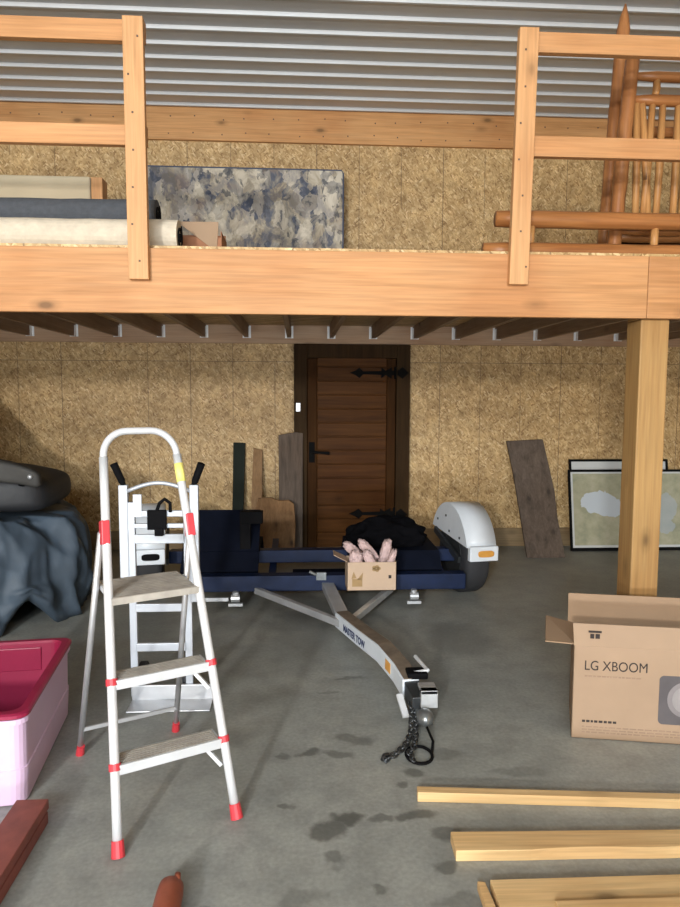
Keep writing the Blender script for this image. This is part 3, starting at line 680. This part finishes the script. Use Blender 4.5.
# left upright ramp and strap post
MB().beam((-.58, 5.0, .36), (-.58, 5.28, .62), .56, .03, (0, -1, 1)).build('ramp', 'navy_dark', D)
cl = MB().b(-.44, -.36, 5.0, 5.06, .34, .66).b(-.43, -.27, 4.97, 5.05, .575, .665)
cl.build('strap_ratchet_post', 'black', D, bevel=.006)
for s, cx in ((1, 1.335), (-1, -1.075)):
    before = set(bpy.data.objects)
    wt = [(-.095, .18), (-.10, .25), (-.085, .285), (-.06, .298), (.06, .298), (.085, .285), (.10, .25), (.095, .18)]
    ty = MB().lathe(wt, (cx, 5.17, .299), 'X', 40)
    t = ty.build('tire', 'rubber', D, smooth=True)
    MB().lathe([(-.097, .05), (-.099, .17), (-.09, .18), (.09, .18), (.099, .17), (.097, .05)], (cx, 5.17, .299), 'X', 30).build('wheel_rim', 'dark_steel', t)
    # fender: arc shell + inner side plate
    yc, zc2, R = 5.20, .325, .365
    a0, a1 = math.radians(166), math.radians(22)
    w0, w1_ = cx - .115, cx + .115
    nA = 20; arcp = [(yc + R * math.cos(a0 + (a1 - a0) * i / nA), zc2 + R * math.sin(a0 + (a1 - a0) * i / nA)) for i in range(nA + 1)]
    fm = MB()
    A = [fm.bm.verts.new((w0, p[0], p[1])) for p in arcp]; B = [fm.bm.verts.new((w1_, p[0], p[1])) for p in arcp]
    for i in range(nA): fm.bm.faces.new((A[i], A[i + 1], B[i + 1], B[i]))
    f = fm.build('fender', 'white_paint', D, smooth=True, solid=.006)
    sx_ = w0 if s == 1 else w1_
    MB().prism([(sx_ - .002, p[0], p[1]) for p in arcp], (.004, 0, 0)).build('fender_side', 'white_paint', f)
    bt = MB()
    for (yy, zz_) in ((5.42, .53), (5.25, .585), (5.18, .475), (4.98, .46)): bt.box((sx_ - .004 * s, yy, zz_), (.008, .016, .016))
    bt.build('fender_bolts', 'dark_steel', f)
    lp = MB().b(cx - .105, cx + .118, 4.81, 4.86, .315, .425).build('light_box', 'white_paint', f, bevel=.008)
    pts = []
    lens = MB()
    pl = []
    for k in range(24):
        a = 2 * PI * k / 24; pl.append((cx + .018 + .058 * (1 if math.cos(a) > 0 else -1) * 0 + .062 * math.copysign(abs(math.cos(a)) ** .5, math.cos(a)), 4.812, .372 + .024 * math.copysign(abs(math.sin(a)) ** .6, math.sin(a))))
    lens.prism(pl, (0, -.012, 0)); lens.build('marker_light', 'amber' if s == 1 else 'black', lp, bevel=.003)
    MB().b(cx - s * .22, cx - s * .10, 5.12, 5.22, .26, .34).build('hub_arm', 'navy', D)
    MB().beam((cx - s * .13, 4.95, .30), (cx - s * .13, 5.45, .44), .02, .05).build('fender_bracket', 'dark_steel', D)
    # the wheels and fenders stand turned a little towards the tongue
    rm = ROOTM[D.name].inverted() @ Matrix.Translation((cx + .02, 4.84, 0)) @ Matrix.Rotation(.17, 4, 'Z') @ Matrix.Translation((-cx - .02, -4.84, 0)) @ ROOTM[D.name]
    for o in set(bpy.data.objects) - before:
        if o.data is not None and not o.name.startswith('hub_arm'): o.data.transform(rm)
# hanging ratchets under the front beam
for x in (-.45, .82):
    r1 = MB().tube([(x, 4.74, .135), (x, 4.74, .07)], .022, 12).b(x - .05, x + .05, 4.72, 4.76, .035, .055).tube([(x - .03, 4.735, .09), (x + .03, 4.735, .09)], .028, 12)
    r1.build('ratchet', 'galv', D)
MB().b(-.70, -.50, 4.73, 4.755, .07, .095).build('tie_bar', 'galv', D)
MB().b(.12, .19, 4.745, 4.765, .21, .265).tube([(.07, 4.74, .275), (.12, 4.74, .25)], .012).build('winch_bracket', 'dull_steel', D)
# tongue
ap = Vector((.275, 4.22, .065))
MB().beam((-.31, 4.78, .135), (.30, 4.17, .075), .04, .045).build('tongue_arm', 'alu_old', D, bevel=.004)
MB().beam((.66, 4.78, .135), (.30, 4.20, .07), .04, .045).build('tongue_arm', 'galv', D, bevel=.004)
MB().beam((.20, 4.78, .165), (.285, 4.26, .085), .085, .05).build('tongue_arm', 'alu_old', D, bevel=.004)
path = [Vector((.27, 4.28, .035)), Vector((.375, 3.90, .055)), Vector((.46, 3.60, .075)), Vector((.52, 3.36, .06)), Vector((.545, 3.20, .045))]
def channel(path, wd, z0, z1):
    m = MB(); rings = []
    for i, p in enumerate(path):
        t = (path[min(i + 1, len(path) - 1)] - path[max(i - 1, 0)]); t.z = 0; t.normalize(); sd = Vector((t.y, -t.x, 0))
        # sd points to the viewer's left (-x)
        if sd.x > 0: sd = -sd
        rings.append([m.bm.verts.new(p + sd * wd / 2 + Vector((0, 0, z0))), m.bm.verts.new(p + sd * wd / 2 + Vector((0, 0, z1))), m.bm.verts.new(p - sd * wd / 2 + Vector((0, 0, z1))), m.bm.verts.new(p - sd * wd / 2 + Vector((0, 0, z0)))])
    for i in range(len(rings) - 1):
        for k in range(4): m.bm.faces.new((rings[i][k], rings[i][(k + 1) % 4], rings[i + 1][(k + 1) % 4], rings[i + 1][k]))
    m.bm.faces.new(rings[0]); m.bm.faces.new(rings[-1]); return m
tg = channel(path, .085, 0, .095).build('tongue', 'white_paint', D, bevel=.004)
channel([p + Vector((0.004, 0, 0)) for p in path], .078, .0955, .099).build('tongue_top', 'dusty_top', tg)
# lettering along the left face of the tongue
def face_text(body, i0, f0, size, mat):
    a, b_ = path[i0], path[i0 + 1]; t = (b_ - a).normalized(); h = Vector((t.x, t.y, 0)).normalized(); sd = Vector((h.y, -h.x, 0))
    if sd.x > 0: sd = -sd
    p = a + (b_ - a) * f0 + sd * .0445 + Vector((0, 0, .022))
    up = Vector((0, 0, 1)); nrm = t.cross(up).normalized()
    mtx = Matrix((t, up, nrm)).transposed().to_4x4(); mtx.translation = p
    text('lettering', body, size, mat, tg, mtx, bold=.002)
face_text('MASTER TOW', 0, .42, .058, 'letter_blue')
a, b_ = path[3] * .55 + path[2] * .45, path[3]
t = (b_ - a).normalized(); sd = Vector((t.y, -t.x, 0)).normalized(); sd = sd if sd.x < 0 else -sd
MB().beam(a + sd * .0435 + Vector((0, 0, .05)), a + t * .07 + sd * .0435 + Vector((0, 0, .05)), .002, .055).build('warning_sticker', 'amber', tg)
# coupler
cp = MB().beam((.545, 3.24, .09), (.565, 3.05, .075), .075, .085).build('coupler', 'dark_steel', D, bevel=.006)
MB().b(.53, .63, 3.20, 3.29, .135, .165).build('coupler_handle', 'black', cp, bevel=.006)
MB().tube([(.60, 3.40, .175), (.635, 3.24, .165)], .010, 8).tube([(.635, 3.24, .165), (.565, 3.235, .155)], .010, 8).build('lock_lever', 'alu', cp)
MB().b(.565, .645, 3.03, 3.07, .07, .155).b(.565, .645, 3.03, 3.13, .135, .155).build('coupler_plate', 'galv', cp, bevel=.004)
bl = MB(); bl.ball((.575, 2.985, .05), .040, 3, (1, 1.25, 1)); bl.b(.54, .61, 2.97, 3.10, .02, .06)
bl.build('coupler_nose', 'dull_steel', cp, smooth=True)
MB().beam((.475, 3.12, .10), (.495, 3.03, .03), .03, .012).build('pin_tab', 'alu', cp)
def chain(pts, r=.012, step=.026):
    m = MB()
    # walk the path
    P = [Vector(p) for p in pts]; out = []; i = 0; acc = 0
    seglen = [(P[k + 1] - P[k]).length for k in range(len(P) - 1)]; tot = sum(seglen); n = int(tot / step)
    for k in range(n + 1):
        d = tot * k / n; j = 0
        while j < len(seglen) - 1 and d > seglen[j]: d -= seglen[j]; j += 1
        t = (P[j + 1] - P[j]).normalized(); out.append((P[j] + t * d, t))
    for k, (p, t) in enumerate(out):
        side = t.cross(Vector((0, 0, 1))).normalized(); up = side.cross(t)
        a = (side + up * .45).normalized() if k % 2 else (up * .7 - side).normalized() 
        m.tube([p + t * .020 * math.cos(q) + a * r * math.sin(q) for q in [2 * PI * i / 10 for i in range(10)]], .0042, 6, closed=True)
    return m
chain([(.53, 3.10, .075), (.515, 2.99, .04), (.50, 2.92, .017), (.47, 2.83, .016), (.44, 2.78, .016), (.40, 2.73, .016), (.375, 2.71, .016)]).build('safety_chain', 'chain', D, smooth=True)
chain([(.545, 3.08, .06), (.53, 2.97, .03), (.515, 2.88, .017), (.495, 2.80, .016), (.465, 2.74, .016), (.47, 2.69, .016)]).build('safety_chain', 'chain', D, smooth=True)
MB().tube([(.505 + .055 * math.cos(q), 2.735 + .07 * math.sin(q), .010) for q in [2 * PI * i / 20 for i in range(20)]], .007, 8, closed=True).tube([(.56, 2.74, .010), (.585, 2.84, .012), (.575, 2.93, .03)], .006, 8).build('breakaway_cable', 'black', D, smooth=True)
hk = MB().tube([(.375, 2.71, .014), (.355, 2.68, .014), (.345, 2.70, .014), (.355, 2.73, .014), (.375, 2.735, .014)], .009, 8)
hk.build('chain_hook', 'chain', D, smooth=True)

# carton on the dolly and what it holds
K = thing('small_carton', 'small open cardboard carton of pale pink cloths sitting on the tow dolly tongue', 'carton', (.485, 4.645, .186))
x0, x1, y0, y1, z0, z1 = .325, .665, 4.55, 4.745, .186, .385
kb = MB().b(x0, x1, y0, y0 + .004, z0, z1).b(x0, x1, y1 - .004, y1, z0, z1).b(x0, x0 + .004, y0, y1, z0, z1).b(x1 - .004, x1, y0, y1, z0, z1).b(x0, x1, y0, y1, z0, z0 + .004)
kb.build('carton_body', 'card_pale', K)
MB().prism([(x0, 4.56, z1), (x0, 4.73, z1), (x0 - .09, 4.72, z1 + .045), (x0 - .09, 4.57, z1 + .045)], (.002, 0, .003)).build('carton_flap', 'card_pale', K)
pic = MB().b(x0 + .035, x0 + .105, y0 - .001, y0, z0 + .03, z0 + .085).prism([(x0 + .03, y0 - .001, z0 + .085), (x0 + .045, y0 - .001, z0 + .135), (x0 + .065, y0 - .001, z0 + .09)], (0, .001, 0)).prism([(x0 + .07, y0 - .001, z0 + .08), (x0 + .11, y0 - .001, z0 + .13), (x0 + .105, y0 - .001, z0 + .08)], (0, .001, 0))
pic.build('printed_picture', 'ink_brown', K)
flw = MB()
for k in range(5):
    a = 2 * PI * k / 5; flw.prism([(x0 + .20 + .018 * math.cos(a) + .014 * math.cos(q), y0 - .0012, z0 + .155 + .013 * math.sin(a) + .012 * math.sin(q)) for q in [2 * PI * i / 10 for i in range(10)]], (0, .0006 + .0001 * k, 0))
flw.build('printed_flower', 'ink_brown', K)
MB().b(x1 - .055, x1 - .035, y0 - .001, y0, z0 + .085, z0 + .108).build('printed_square', 'ink', K)
pinks = [((.388, 4.697, .425), (.036, .038, .090), -.85, .0, 'crumpled pale pink cloth furthest left in the small carton'),
         ((.390, 4.600, .345), (.050, .044, .105), .0, .0, 'rounded pale pink cloth bunch at the front left of the small carton'),
         ((.484, 4.700, .435), (.036, .036, .088), -.75, .0, 'topmost crumpled pale pink cloth at the back of the small carton'),
         ((.496, 4.600, .365), (.038, .042, .095), -.45, .0, 'crumpled pale pink cloth slanting across the middle of the small carton'),
         ((.603, 4.698, .41), (.038, .036, .095), .25, .0, 'crumpled pale pink cloth right of the middle in the small carton'),
         ((.622, 4.600, .365), (.024, .034, .095), .40, .0, 'thin pale pink cloth end poking out at the right of the small carton')]
for k, (c0, sc, tx, ty, lab) in enumerate(pinks):
    m = MB(); m.ball((0, 0, 0), 1.0, 4)
    rot = Matrix.Rotation(tx, 3, 'Y') @ Matrix.Rotation(ty, 3, 'X')
    for v in m.bm.verts:
        d = v.co.copy()
        r1 = 1 - 2 * abs(noise.noise(Vector((d.x * 2.2 + k * 7, d.y * 2.2, d.z * 2.6))))
        r2 = 1 - 2 * abs(noise.noise(Vector((d.x * 4.5 + d.z * 2, d.y * 4.5 + k * 5, d.z * 4))))
        f = .80 + .24 * r1 + .20 * r2
        q = Vector((math.copysign(abs(d.x) ** .75, d.x) * sc[0] * .86, math.copysign(abs(d.y) ** .8, d.y) * sc[1], math.copysign(abs(d.z) ** .62, d.z) * sc[2])) * f
        v.co = rot @ q + Vector(c0)
        v.co.z = max(v.co.z, .195); v.co.x = min(max(v.co.x, .332), .658) if v.co.z < .40 else v.co.x; v.co.y = min(max(v.co.y, .005 + 4.552), 4.738)
    o = m.build('crumpled_cloth', 'pink', smooth=True); single(o, (c0[0], c0[1], .195)); tag(o, lab, 'cloth', 'pale pink cloths in the small carton')
# black bag behind it on the dolly
bgm = MB(); bgm.ball((.68, 5.21, .42), 1, 5, (.30, .15, .16), .22, 3.2, 4.0, flat=.363)
o = bgm.build('black_bag', 'black_cloth', smooth=True); single(o, (.68, 5.21, .363)); tag(o, 'lumpy black cloth bag on the tow dolly behind the pale pink cloths', 'bag')

# ------------------------------------------------------------------ big carton with open flaps
C = thing('large_carton', 'large brown open carton with black lettering at the right edge', 'carton', (1.213, 2.86, 0), -.19)
Wd, Dp, Ht = .76, .325, .425
t_ = .006
cbm = MB().b(0, Wd, 0, t_, .002, Ht).b(0, Wd, Dp - t_, Dp, .002, Ht).b(0, t_, 0, Dp, .002, Ht).b(Wd - t_, Wd, 0, Dp, .002, Ht).b(0, Wd, 0, Dp, .002, .008)
SK = .055   # the open carton has racked slightly out of square
def skew(m):
    for v in m.bm.verts: v.co.x += SK * v.co.y / Dp
    return m
skew(cbm).build('carton_body', 'card', C, world=False, bevel=.002)
MB().prism([(0, 0, Ht), (Wd, 0, Ht), (Wd, .012, Ht + .095), (-.005, .012, Ht + .098)], (0, .005, 0)).build('front_flap', 'card', C, world=False)
skew(MB().prism([(-.02, Dp - .006, Ht), (Wd, Dp - .006, Ht), (Wd, Dp + .012, Ht + .135), (-.02, Dp + .012, Ht + .14)], (0, .005, 0))).build('back_flap', 'card_in', C, world=False)
skew(MB().prism([(0, .015, Ht), (0, Dp - .02, Ht), (-.125, Dp - .02, Ht + .03), (-.125, .02, Ht + .004)], (.002, 0, .005))).build('side_flap', 'card_in', C, world=False)
skew(MB().prism([(Wd, .015, Ht), (Wd, Dp - .02, Ht), (Wd + .12, Dp - .03, Ht + .04), (Wd + .12, .03, Ht + .03)], (.002, 0, .005))).build('side_flap', 'card_in', C, world=False)
def ftm(x, z, y=-.0012):
    m = Matrix(((1, 0, 0), (0, 0, -1), (0, 1, 0))).to_4x4(); m.translation = (x, y, z); return m
text('lettering', 'LG XBOOM', .062, 'ink', C, ftm(.045, .318), world=False, sx=.84)
small = MB()
xx = .05
random.seed(3)
while xx < .29:
    wv = random.uniform(.008, .022); small.b(xx, xx + wv, -.001, 0, .287, .293); xx += wv + .004
small.build('fine_print', 'ink_soft', C, world=False)
small = MB(); xx = .045
while xx < .19:
    wv = random.uniform(.008, .018); small.b(xx, xx + wv, -.001, 0, .078, .088); xx += wv + .005
small.build('fine_print', 'ink', C, world=False)
small = MB()
for zz, xe in ((.055, .74), (.042, .70), (.03, .72)):
    xx = .045
    while xx < xe:
        wv = random.uniform(.01, .03); small.b(xx, xx + wv, -.001, 0, zz, zz + .005); xx += wv + .006
small.build('fine_print', 'ink_soft', C, world=False)
bd = MB().b(.06, .115, .0, .0035, Ht + .062, Ht + .070).b(.068, .084, .0, .0035, Ht + .036, Ht + .056).b(.09, .108, .0, .0035, Ht + .036, Ht + .056)
bd.build('printed_mark', 'ink', C, world=False)
def rrect(cx, cz, hx, hz, r, n=6):
    out = []
    for (sx, sz, a0) in ((1, 1, 0), (-1, 1, PI / 2), (-1, -1, PI), (1, -1, 1.5 * PI)):
        for i in range(n + 1):
            a = a0 + PI / 2 * i / n; out.append((cx + sx * (hx - r) + r * math.cos(a), cz + sz * (hz - r) + r * math.sin(a)))
    return out
def flat(poly, y, th): return [(p[0], y, p[1]) for p in poly]
MB().prism(flat(rrect(.47, .20, .105, .11, .02), 0, 0), (0, -.0012, 0)).build('printed_speaker', 'ink_grey', C, world=False)
MB().prism([(.475 + .075 * math.cos(q), -.0012, .205 + .08 * math.sin(q)) for q in [2 * PI * i / 32 for i in range(32)]], (0, -.0008, 0)).build('printed_speaker_cone', 'ink_grey_l', C, world=False)
MB().prism([(.475 + .055 * math.cos(q), -.0021, .205 + .06 * math.sin(q)) for q in [2 * PI * i / 32 for i in range(32)]], (0, -.0004, 0)).build('printed_speaker_ring', 'ink_pale', C, world=False)

# ------------------------------------------------------------------ lumber on the floor
def board(p0, p1, wd, ht, z0, label, cat='board', rough=0.0, grp='pine boards on the floor'):
    p0, p1 = Vector((*p0, 0)), Vector((*p1, 0)); d = p1 - p0; Ln = d.length; ang = math.atan2(d.y, d.x)
    m = MB(); n = 40; rings = []
    for i in range(n + 1):
        x = Ln * i / n; k = rough * max(0, noise.noise((x * 3.1, wd * 9, 2))) ** .8 * 1.6 if rough else 0
        rings.append([m.bm.verts.new(v) for v in ((x, 0 + k * .3, 0), (x, 0 + k, ht), (x, wd, ht), (x, wd, 0))])
    for i in range(n):
        for q in range(4): m.bm.faces.new((rings[i][q], rings[i][(q + 1) % 4], rings[i + 1][(q + 1) % 4], rings[i + 1][q]))
    m.bm.faces.new(rings[0]); m.bm.faces.new(rings[-1])
    o = m.build('pine_board', 'lumber', bevel=.002); o.location = (p0.x, p0.y, z0); o.rotation_euler = (0, 0, ang)
    return tag(o, label, cat, grp)
board((.443, 2.418), (2.6, 2.20), .04, .038, 0.001, 'narrow square pine strip lying furthest back on the floor')
board((.512, 2.085), (2.5, 2.01), .098, .038, 0.001, 'pine board with a ragged bark edge in the middle of the floor boards', rough=.02)
board((.585, 1.80), (2.4, 1.775), .15, .036, 0.001, 'wide pine board nearest the viewer with another board lying on it')
board((.745, 1.745), (2.4, 1.725), .085, .018, .038, 'thin pine board lying on top of the nearest wide board')
o = MB().prism([(.545, 1.80, .001), (.578, 1.80, .001), (.572, 1.95, .001), (.548, 1.955, .001)], (0, 0, .03)).build('pine_offcut', 'lumber', bevel=.003)
single(o, (.56, 1.88, .001)); tag(o, 'small splintered pine offcut at the end of the wide floor board', 'offcut')

# ------------------------------------------------------------------ leaning boards and maps
def lean(poly, ybase, ytop, ztop, th, name, mat, label, cat='board', bevel=.003):
    # poly in (x, z); leans from ybase at the floor to ytop at ztop
    m = MB(); f = lambda z: ybase + (ytop - ybase) * z / ztop
    m.prism([(p[0], f(p[1]), p[1]) for p in poly], (0, th, 0))
    o = m.build(name, mat, bevel=bevel); cx = sum(p[0] for p in poly) / len(poly); single(o, (cx, ybase, 0)); return tag(o, label, cat)
lean([(2.135, .003), (2.50, .003), (2.475, .35), (2.48, .6), (2.455, .85), (2.43, 1.085), (2.06, 1.068), (2.09, .8), (2.115, .4)], 6.16, 6.655, 1.085, .035, 'weathered_plank', 'weathered', 'wide weathered grey plank leaning on the wall between fender and maps', 'plank')
lean([(-.19, .003), (.03, .003), (.035, 1.15), (-.04, 1.16), (-.20, 1.13)], 6.45, 6.59, 1.15, .04, 'weathered_plank', 'weathered', 'tall weathered grey plank leaning against the left side of the door', 'plank')
lean([(-.43, .003), (-.36, .003), (-.355, .5), (-.36, .98), (-.445, 1.0), (-.46, .5)], 6.36, 6.66, 1.0, .03, 'leaning_board', 'rough_tan', 'narrow tan board leaning on the wall between green post and grey plank')
lean([(-.41, .003), (-.05, .003), (-.035, .30), (-.05, .50), (-.10, .535), (-.19, .53), (-.27, .56), (-.385, .55), (-.42, .4)], 6.18, 6.36, .6, .035, 'slab_board', 'slab', 'short wide brown slab board with a wavy top left of the door')
lean([(-.645, .003), (-.545, .003), (-.525, 1.05), (-.64, 1.055)], 6.45, 6.655, 1.055, .035, 'painted_board', 'green_post', 'tall narrow dark green painted board leaning on the wall')
def framed(x0, x1, z1, ybase, ytop, label, withmap):
    o = thing('framed_map', label, 'framed map', ((x0 + x1) / 2, ybase, 0))
    f = lambda z: ybase + (ytop - ybase) * z / z1
    bw = .022
    def rect(a, b, c, d, off, th):
        return MB().prism([(a, f(c) + off, c), (b, f(c) + off, c), (b, f(d) + off, d), (a, f(d) + off, d)], (0, th, 0))
    fm = MB()
    for (a, b, c, d) in ((x0, x1, .003, .003 + bw * 1.3), (x0, x1, z1 - bw, z1), (x0, x0 + bw, .02, z1 - .02), (x1 - bw, x1, .02, z1 - .02)):
        fm.prism([(a, f(c), c), (b, f(c), c), (b, f(d), d), (a, f(d), d)], (0, .022, 0))
    fm.build('frame', 'iron', o, bevel=.002)
    rect(x0 + .015, x1 - .015, .02, z1 - .015, .012, .004).build('border', 'mat_border', o)
    if withmap:
        m = MB().prism([(a, f(z) + .0105, z) for a, z in ((x0 + .045, .055), (x1 - .045, .055), (x1 - .045, z1 - .04), (x0 + .045, z1 - .04))], (0, .001, 0))
        # keep the map's own coordinates at the frame's lower left corner
        ROOTM['tmp'] = Matrix.Translation((x0, ybase, 0))
        mm = m.build('map_print', 'map', o); mm.data.transform(Matrix.Translation(((x1 - x0) / 2, 0, 0))); mm.location.x = -(x1 - x0) / 2
    return o
framed(2.66, 3.93, .79, 6.42, 6.56, 'black framed map with a pale blue lake leaning on the wall behind the post', True)
framed(2.70, 3.72, .885, 6.49, 6.645, 'black framed picture standing behind the framed lake map', False)

# ------------------------------------------------------------------ left pile: tarp heap, bag, tote
TC = Vector((-2.47, 4.87, 0))
def tarp(u, v):
    a = 2 * PI * u; t = v    # v: 0 top centre, 1 hem
    rx, ry = .91, .76
    prof = math.sin(t * PI / 2) ** .62
    h = .72 * (1 - t ** 3.2) ** .75 if t < 1 else 0
    p = Vector((TC.x + rx * prof * math.cos(a), TC.y + ry * prof * math.sin(a), h))
    q = Vector((math.cos(a) * 1.6 * prof, math.sin(a) * 1.6 * prof, h * 1.2))
    fold = noise.noise(Vector((a * 4.2 + 2.2 * noise.noise(q * 1.1), t * 1.5, 1))) if False else 0
    r1 = 1 - abs(noise.noise(q * 2.1 + Vector((3, 1, 7)))) * 2
    r2 = 1 - abs(noise.noise(Vector((q.x * 3.2 + q.z * 3.5, q.y * 3.2 - q.z * 2.0, q.z * 1.5 + 4)))) * 2
    n = Vector((math.cos(a) * t, math.sin(a) * t, 1.1 - t)).normalized()
    D1 = Vector((.62, -.25, -.74)).normalized(); D2 = Vector((.75, .1, .6)).normalized(); D3 = D1.cross(D2)
    wv = noise.noise(q * 1.5 + Vector((9, 2, 4)))
    al, ac, ad = q.dot(D1), q.dot(D2) + .35 * wv, q.dot(D3)
    rid = lambda v: max(-.7, 1 - abs(noise.noise(v)) * 3.2)
    f1 = rid(Vector((al * .8, ac * 2.6, ad * 1.6 + 3)))
    f2 = rid(Vector((al * 1.3 + 7, ac * 5.2, ad * 3.0)))
    f3 = rid(Vector((al * 3.2, ac * 6.5 + 4, ad * 6 + 8)))
    p += n * (.05 * r1 + .050 * f1 + .026 * f2 + .010 * f3) * (1 - .25 * t)
    p.z = max(p.z, .004)
    bx_, by_ = (p.x + 2.42) / .84, (p.y - 4.82) / .40
    if abs(bx_) < 1 and abs(by_) < 1: p.z = min(p.z, .785 + .10 * (-(p.x + 2.42) - .3))
    if t > .9:
        lift = max(0, 1 - abs(a - 5.62) / .22)
        p.z += .20 * lift * (t - .9) / .1
    return p
tm = MB().grid(tarp, 260, 110)
bmesh.ops.remove_doubles(tm.bm, verts=tm.bm.verts, dist=.0005)
for v in tm.bm.verts: v.co.x = max(v.co.x, XL + .02)
o = tm.build('tarp_heap', 'tarp', smooth=True, solid=.004); single(o, (TC.x, TC.y, 0)); tag(o, 'wrinkled slate blue tarp draped over a heap at the left', 'tarp')
Bg = thing('duffel_bag', 'dark padded bag lying on top of the tarp heap at the left', 'bag', (-2.35, 4.85, .80))
def bagf(u, v):
    a = 2 * PI * u; e = -PI / 2 + PI * v
    sgn = lambda x, p: math.copysign(abs(x) ** p, x)
    x = .80 * sgn(math.cos(e), .5) * sgn(math.cos(a), .45); y = .36 * sgn(math.cos(e), .5) * sgn(math.sin(a), .45); z = .155 * sgn(math.sin(e), .55)
    p = Vector((-2.47 + x, 4.82 + y, .96 + z + .10 * (-x - .3)))
    if p.x < -2.3: p.z += .95 * (-2.3 - p.x) * (.5 + .5 * math.sin(e))  # unseen left end raised to cast the rounded shadow on the wall
    k = noise.noise(p * 3.5) * .04; p += Vector((k, k, k * .8)); return p
bm_ = MB().grid(bagf, 60, 30); bmesh.ops.remove_doubles(bm_.bm, verts=bm_.bm.verts, dist=.0005)
bm_.build('bag_body', 'bag', Bg, smooth=True)
def lidf(u, v):
    a = 2 * PI * u; e = -PI / 2 + PI * v
    sgn = lambda x, p: math.copysign(abs(x) ** p, x)
    x = .25 * sgn(math.cos(e), .5) * sgn(math.cos(a), .45); y = .05 * sgn(math.cos(e), .5) * sgn(math.sin(a), .5); z = .07 * sgn(math.sin(e), .5)
    k = noise.noise(Vector((x * 6, y * 6, z * 6))) * .012
    return Vector((-1.90 + x, 4.44 + y + k, 1.035 + z - .22 * x + k))
lm = MB().grid(lidf, 60, 24); bmesh.ops.remove_doubles(lm.bm, verts=lm.bm.verts, dist=.0004)
lm.build('bag_flap', 'bag_flap', Bg, smooth=True)
MB().tube([(-1.80, 4.50 + .02 * math.sin(k), .93 + .025 * k - .002 * k * k) for k in range(6)], .02, 8).build('bag_strap', 'black_cloth', Bg, smooth=True)
MB().ball((-1.70, 4.386, 1.0), .016, 2).build('bag_snap', 'galv', Bg)

T = thing('storage_tote', 'lilac plastic storage tote with a magenta rim and inside on the left', 'tote', (-1.0, 2.46, 0), .115)
# local: x to the left is negative, y away
tw, tl, th_ = .52, .80, .355
def shell(inset, z, x0=-tw, x1=0, y0=0, y1=tl, r=.05, n=5):
    out = []
    for (cx, cy, a0) in ((x1 - r - inset, y1 - r - inset, 0), (x0 + r + inset, y1 - r - inset, PI / 2), (x0 + r + inset, y0 + r + inset, PI), (x1 - r - inset, y0 + r + inset, 1.5 * PI)):
        for i in range(n + 1):
            a = a0 + PI / 2 * i / n; out.append(Vector((cx + r * math.cos(a), cy + r * math.sin(a), z)))
    return out
def loft_(rings, cap0=True, cap1=True):
    m = MB(); R = [[m.bm.verts.new(p) for p in ring] for ring in rings]; n = len(R[0])
    for i in range(len(R) - 1):
        for k in range(n): m.bm.faces.new((R[i][k], R[i][(k + 1) % n], R[i + 1][(k + 1) % n], R[i + 1][k]))
    if cap0: m.bm.faces.new(list(reversed(R[0])))
    if cap1: m.bm.faces.new(R[-1])
    return m
loft_([shell(.022, .002), shell(.016, .008), shell(.009, .14), shell(.013, .143), shell(.01, .315), shell(.0, .318), shell(0, .338), shell(.014, .338), shell(.05, .012)], True, True).build('tote_body', 'lilac', T, world=False, smooth=False)
loft_([shell(.002, .339), shell(-.006, .345), shell(-.006, .357), shell(.004, .362), shell(.03, .362), shell(.036, .352), shell(.052, .03), shell(.052, .028)], False, True).build('liner', 'magenta', T, world=False)
MB().b(-.40, -.13, tl - .046, tl - .036, .225, .335).build('latch_panel', 'magenta', T, world=False, bevel=.004)

# red timber and log end near the viewer
rt = MB().b(-1.005, -.895, 1.2, 2.365, .001, .045).b(-1.005, -.899, 1.2, 2.365, .045, .052).b(-1.005, -.893, 1.2, 2.37, .052, .088)
o = rt.build('red_timber', 'redpaint', bevel=.006); single(o, (-.95, 1.8, .001)); tag(o, 'barn red painted timber on the floor in front of the lilac tote', 'timber')
lg = MB().tube([(-.375, 1.2, .042), (-.385, 1.7, .042), (-.387, 1.93, .042), (-.388, 1.965, .042), (-.388, 1.985, .042)], [.04, .04, .04, .037, .022], 18)
lg.tube([(-.372, 1.96, .062), (-.371, 1.985, .07)], [.012, .009], 8)
o = lg.build('log_piece', 'redlog', smooth=True); single(o, (-.38, 1.6, .001)); tag(o, 'red brown rounded log end pointing away at the bottom edge', 'log')
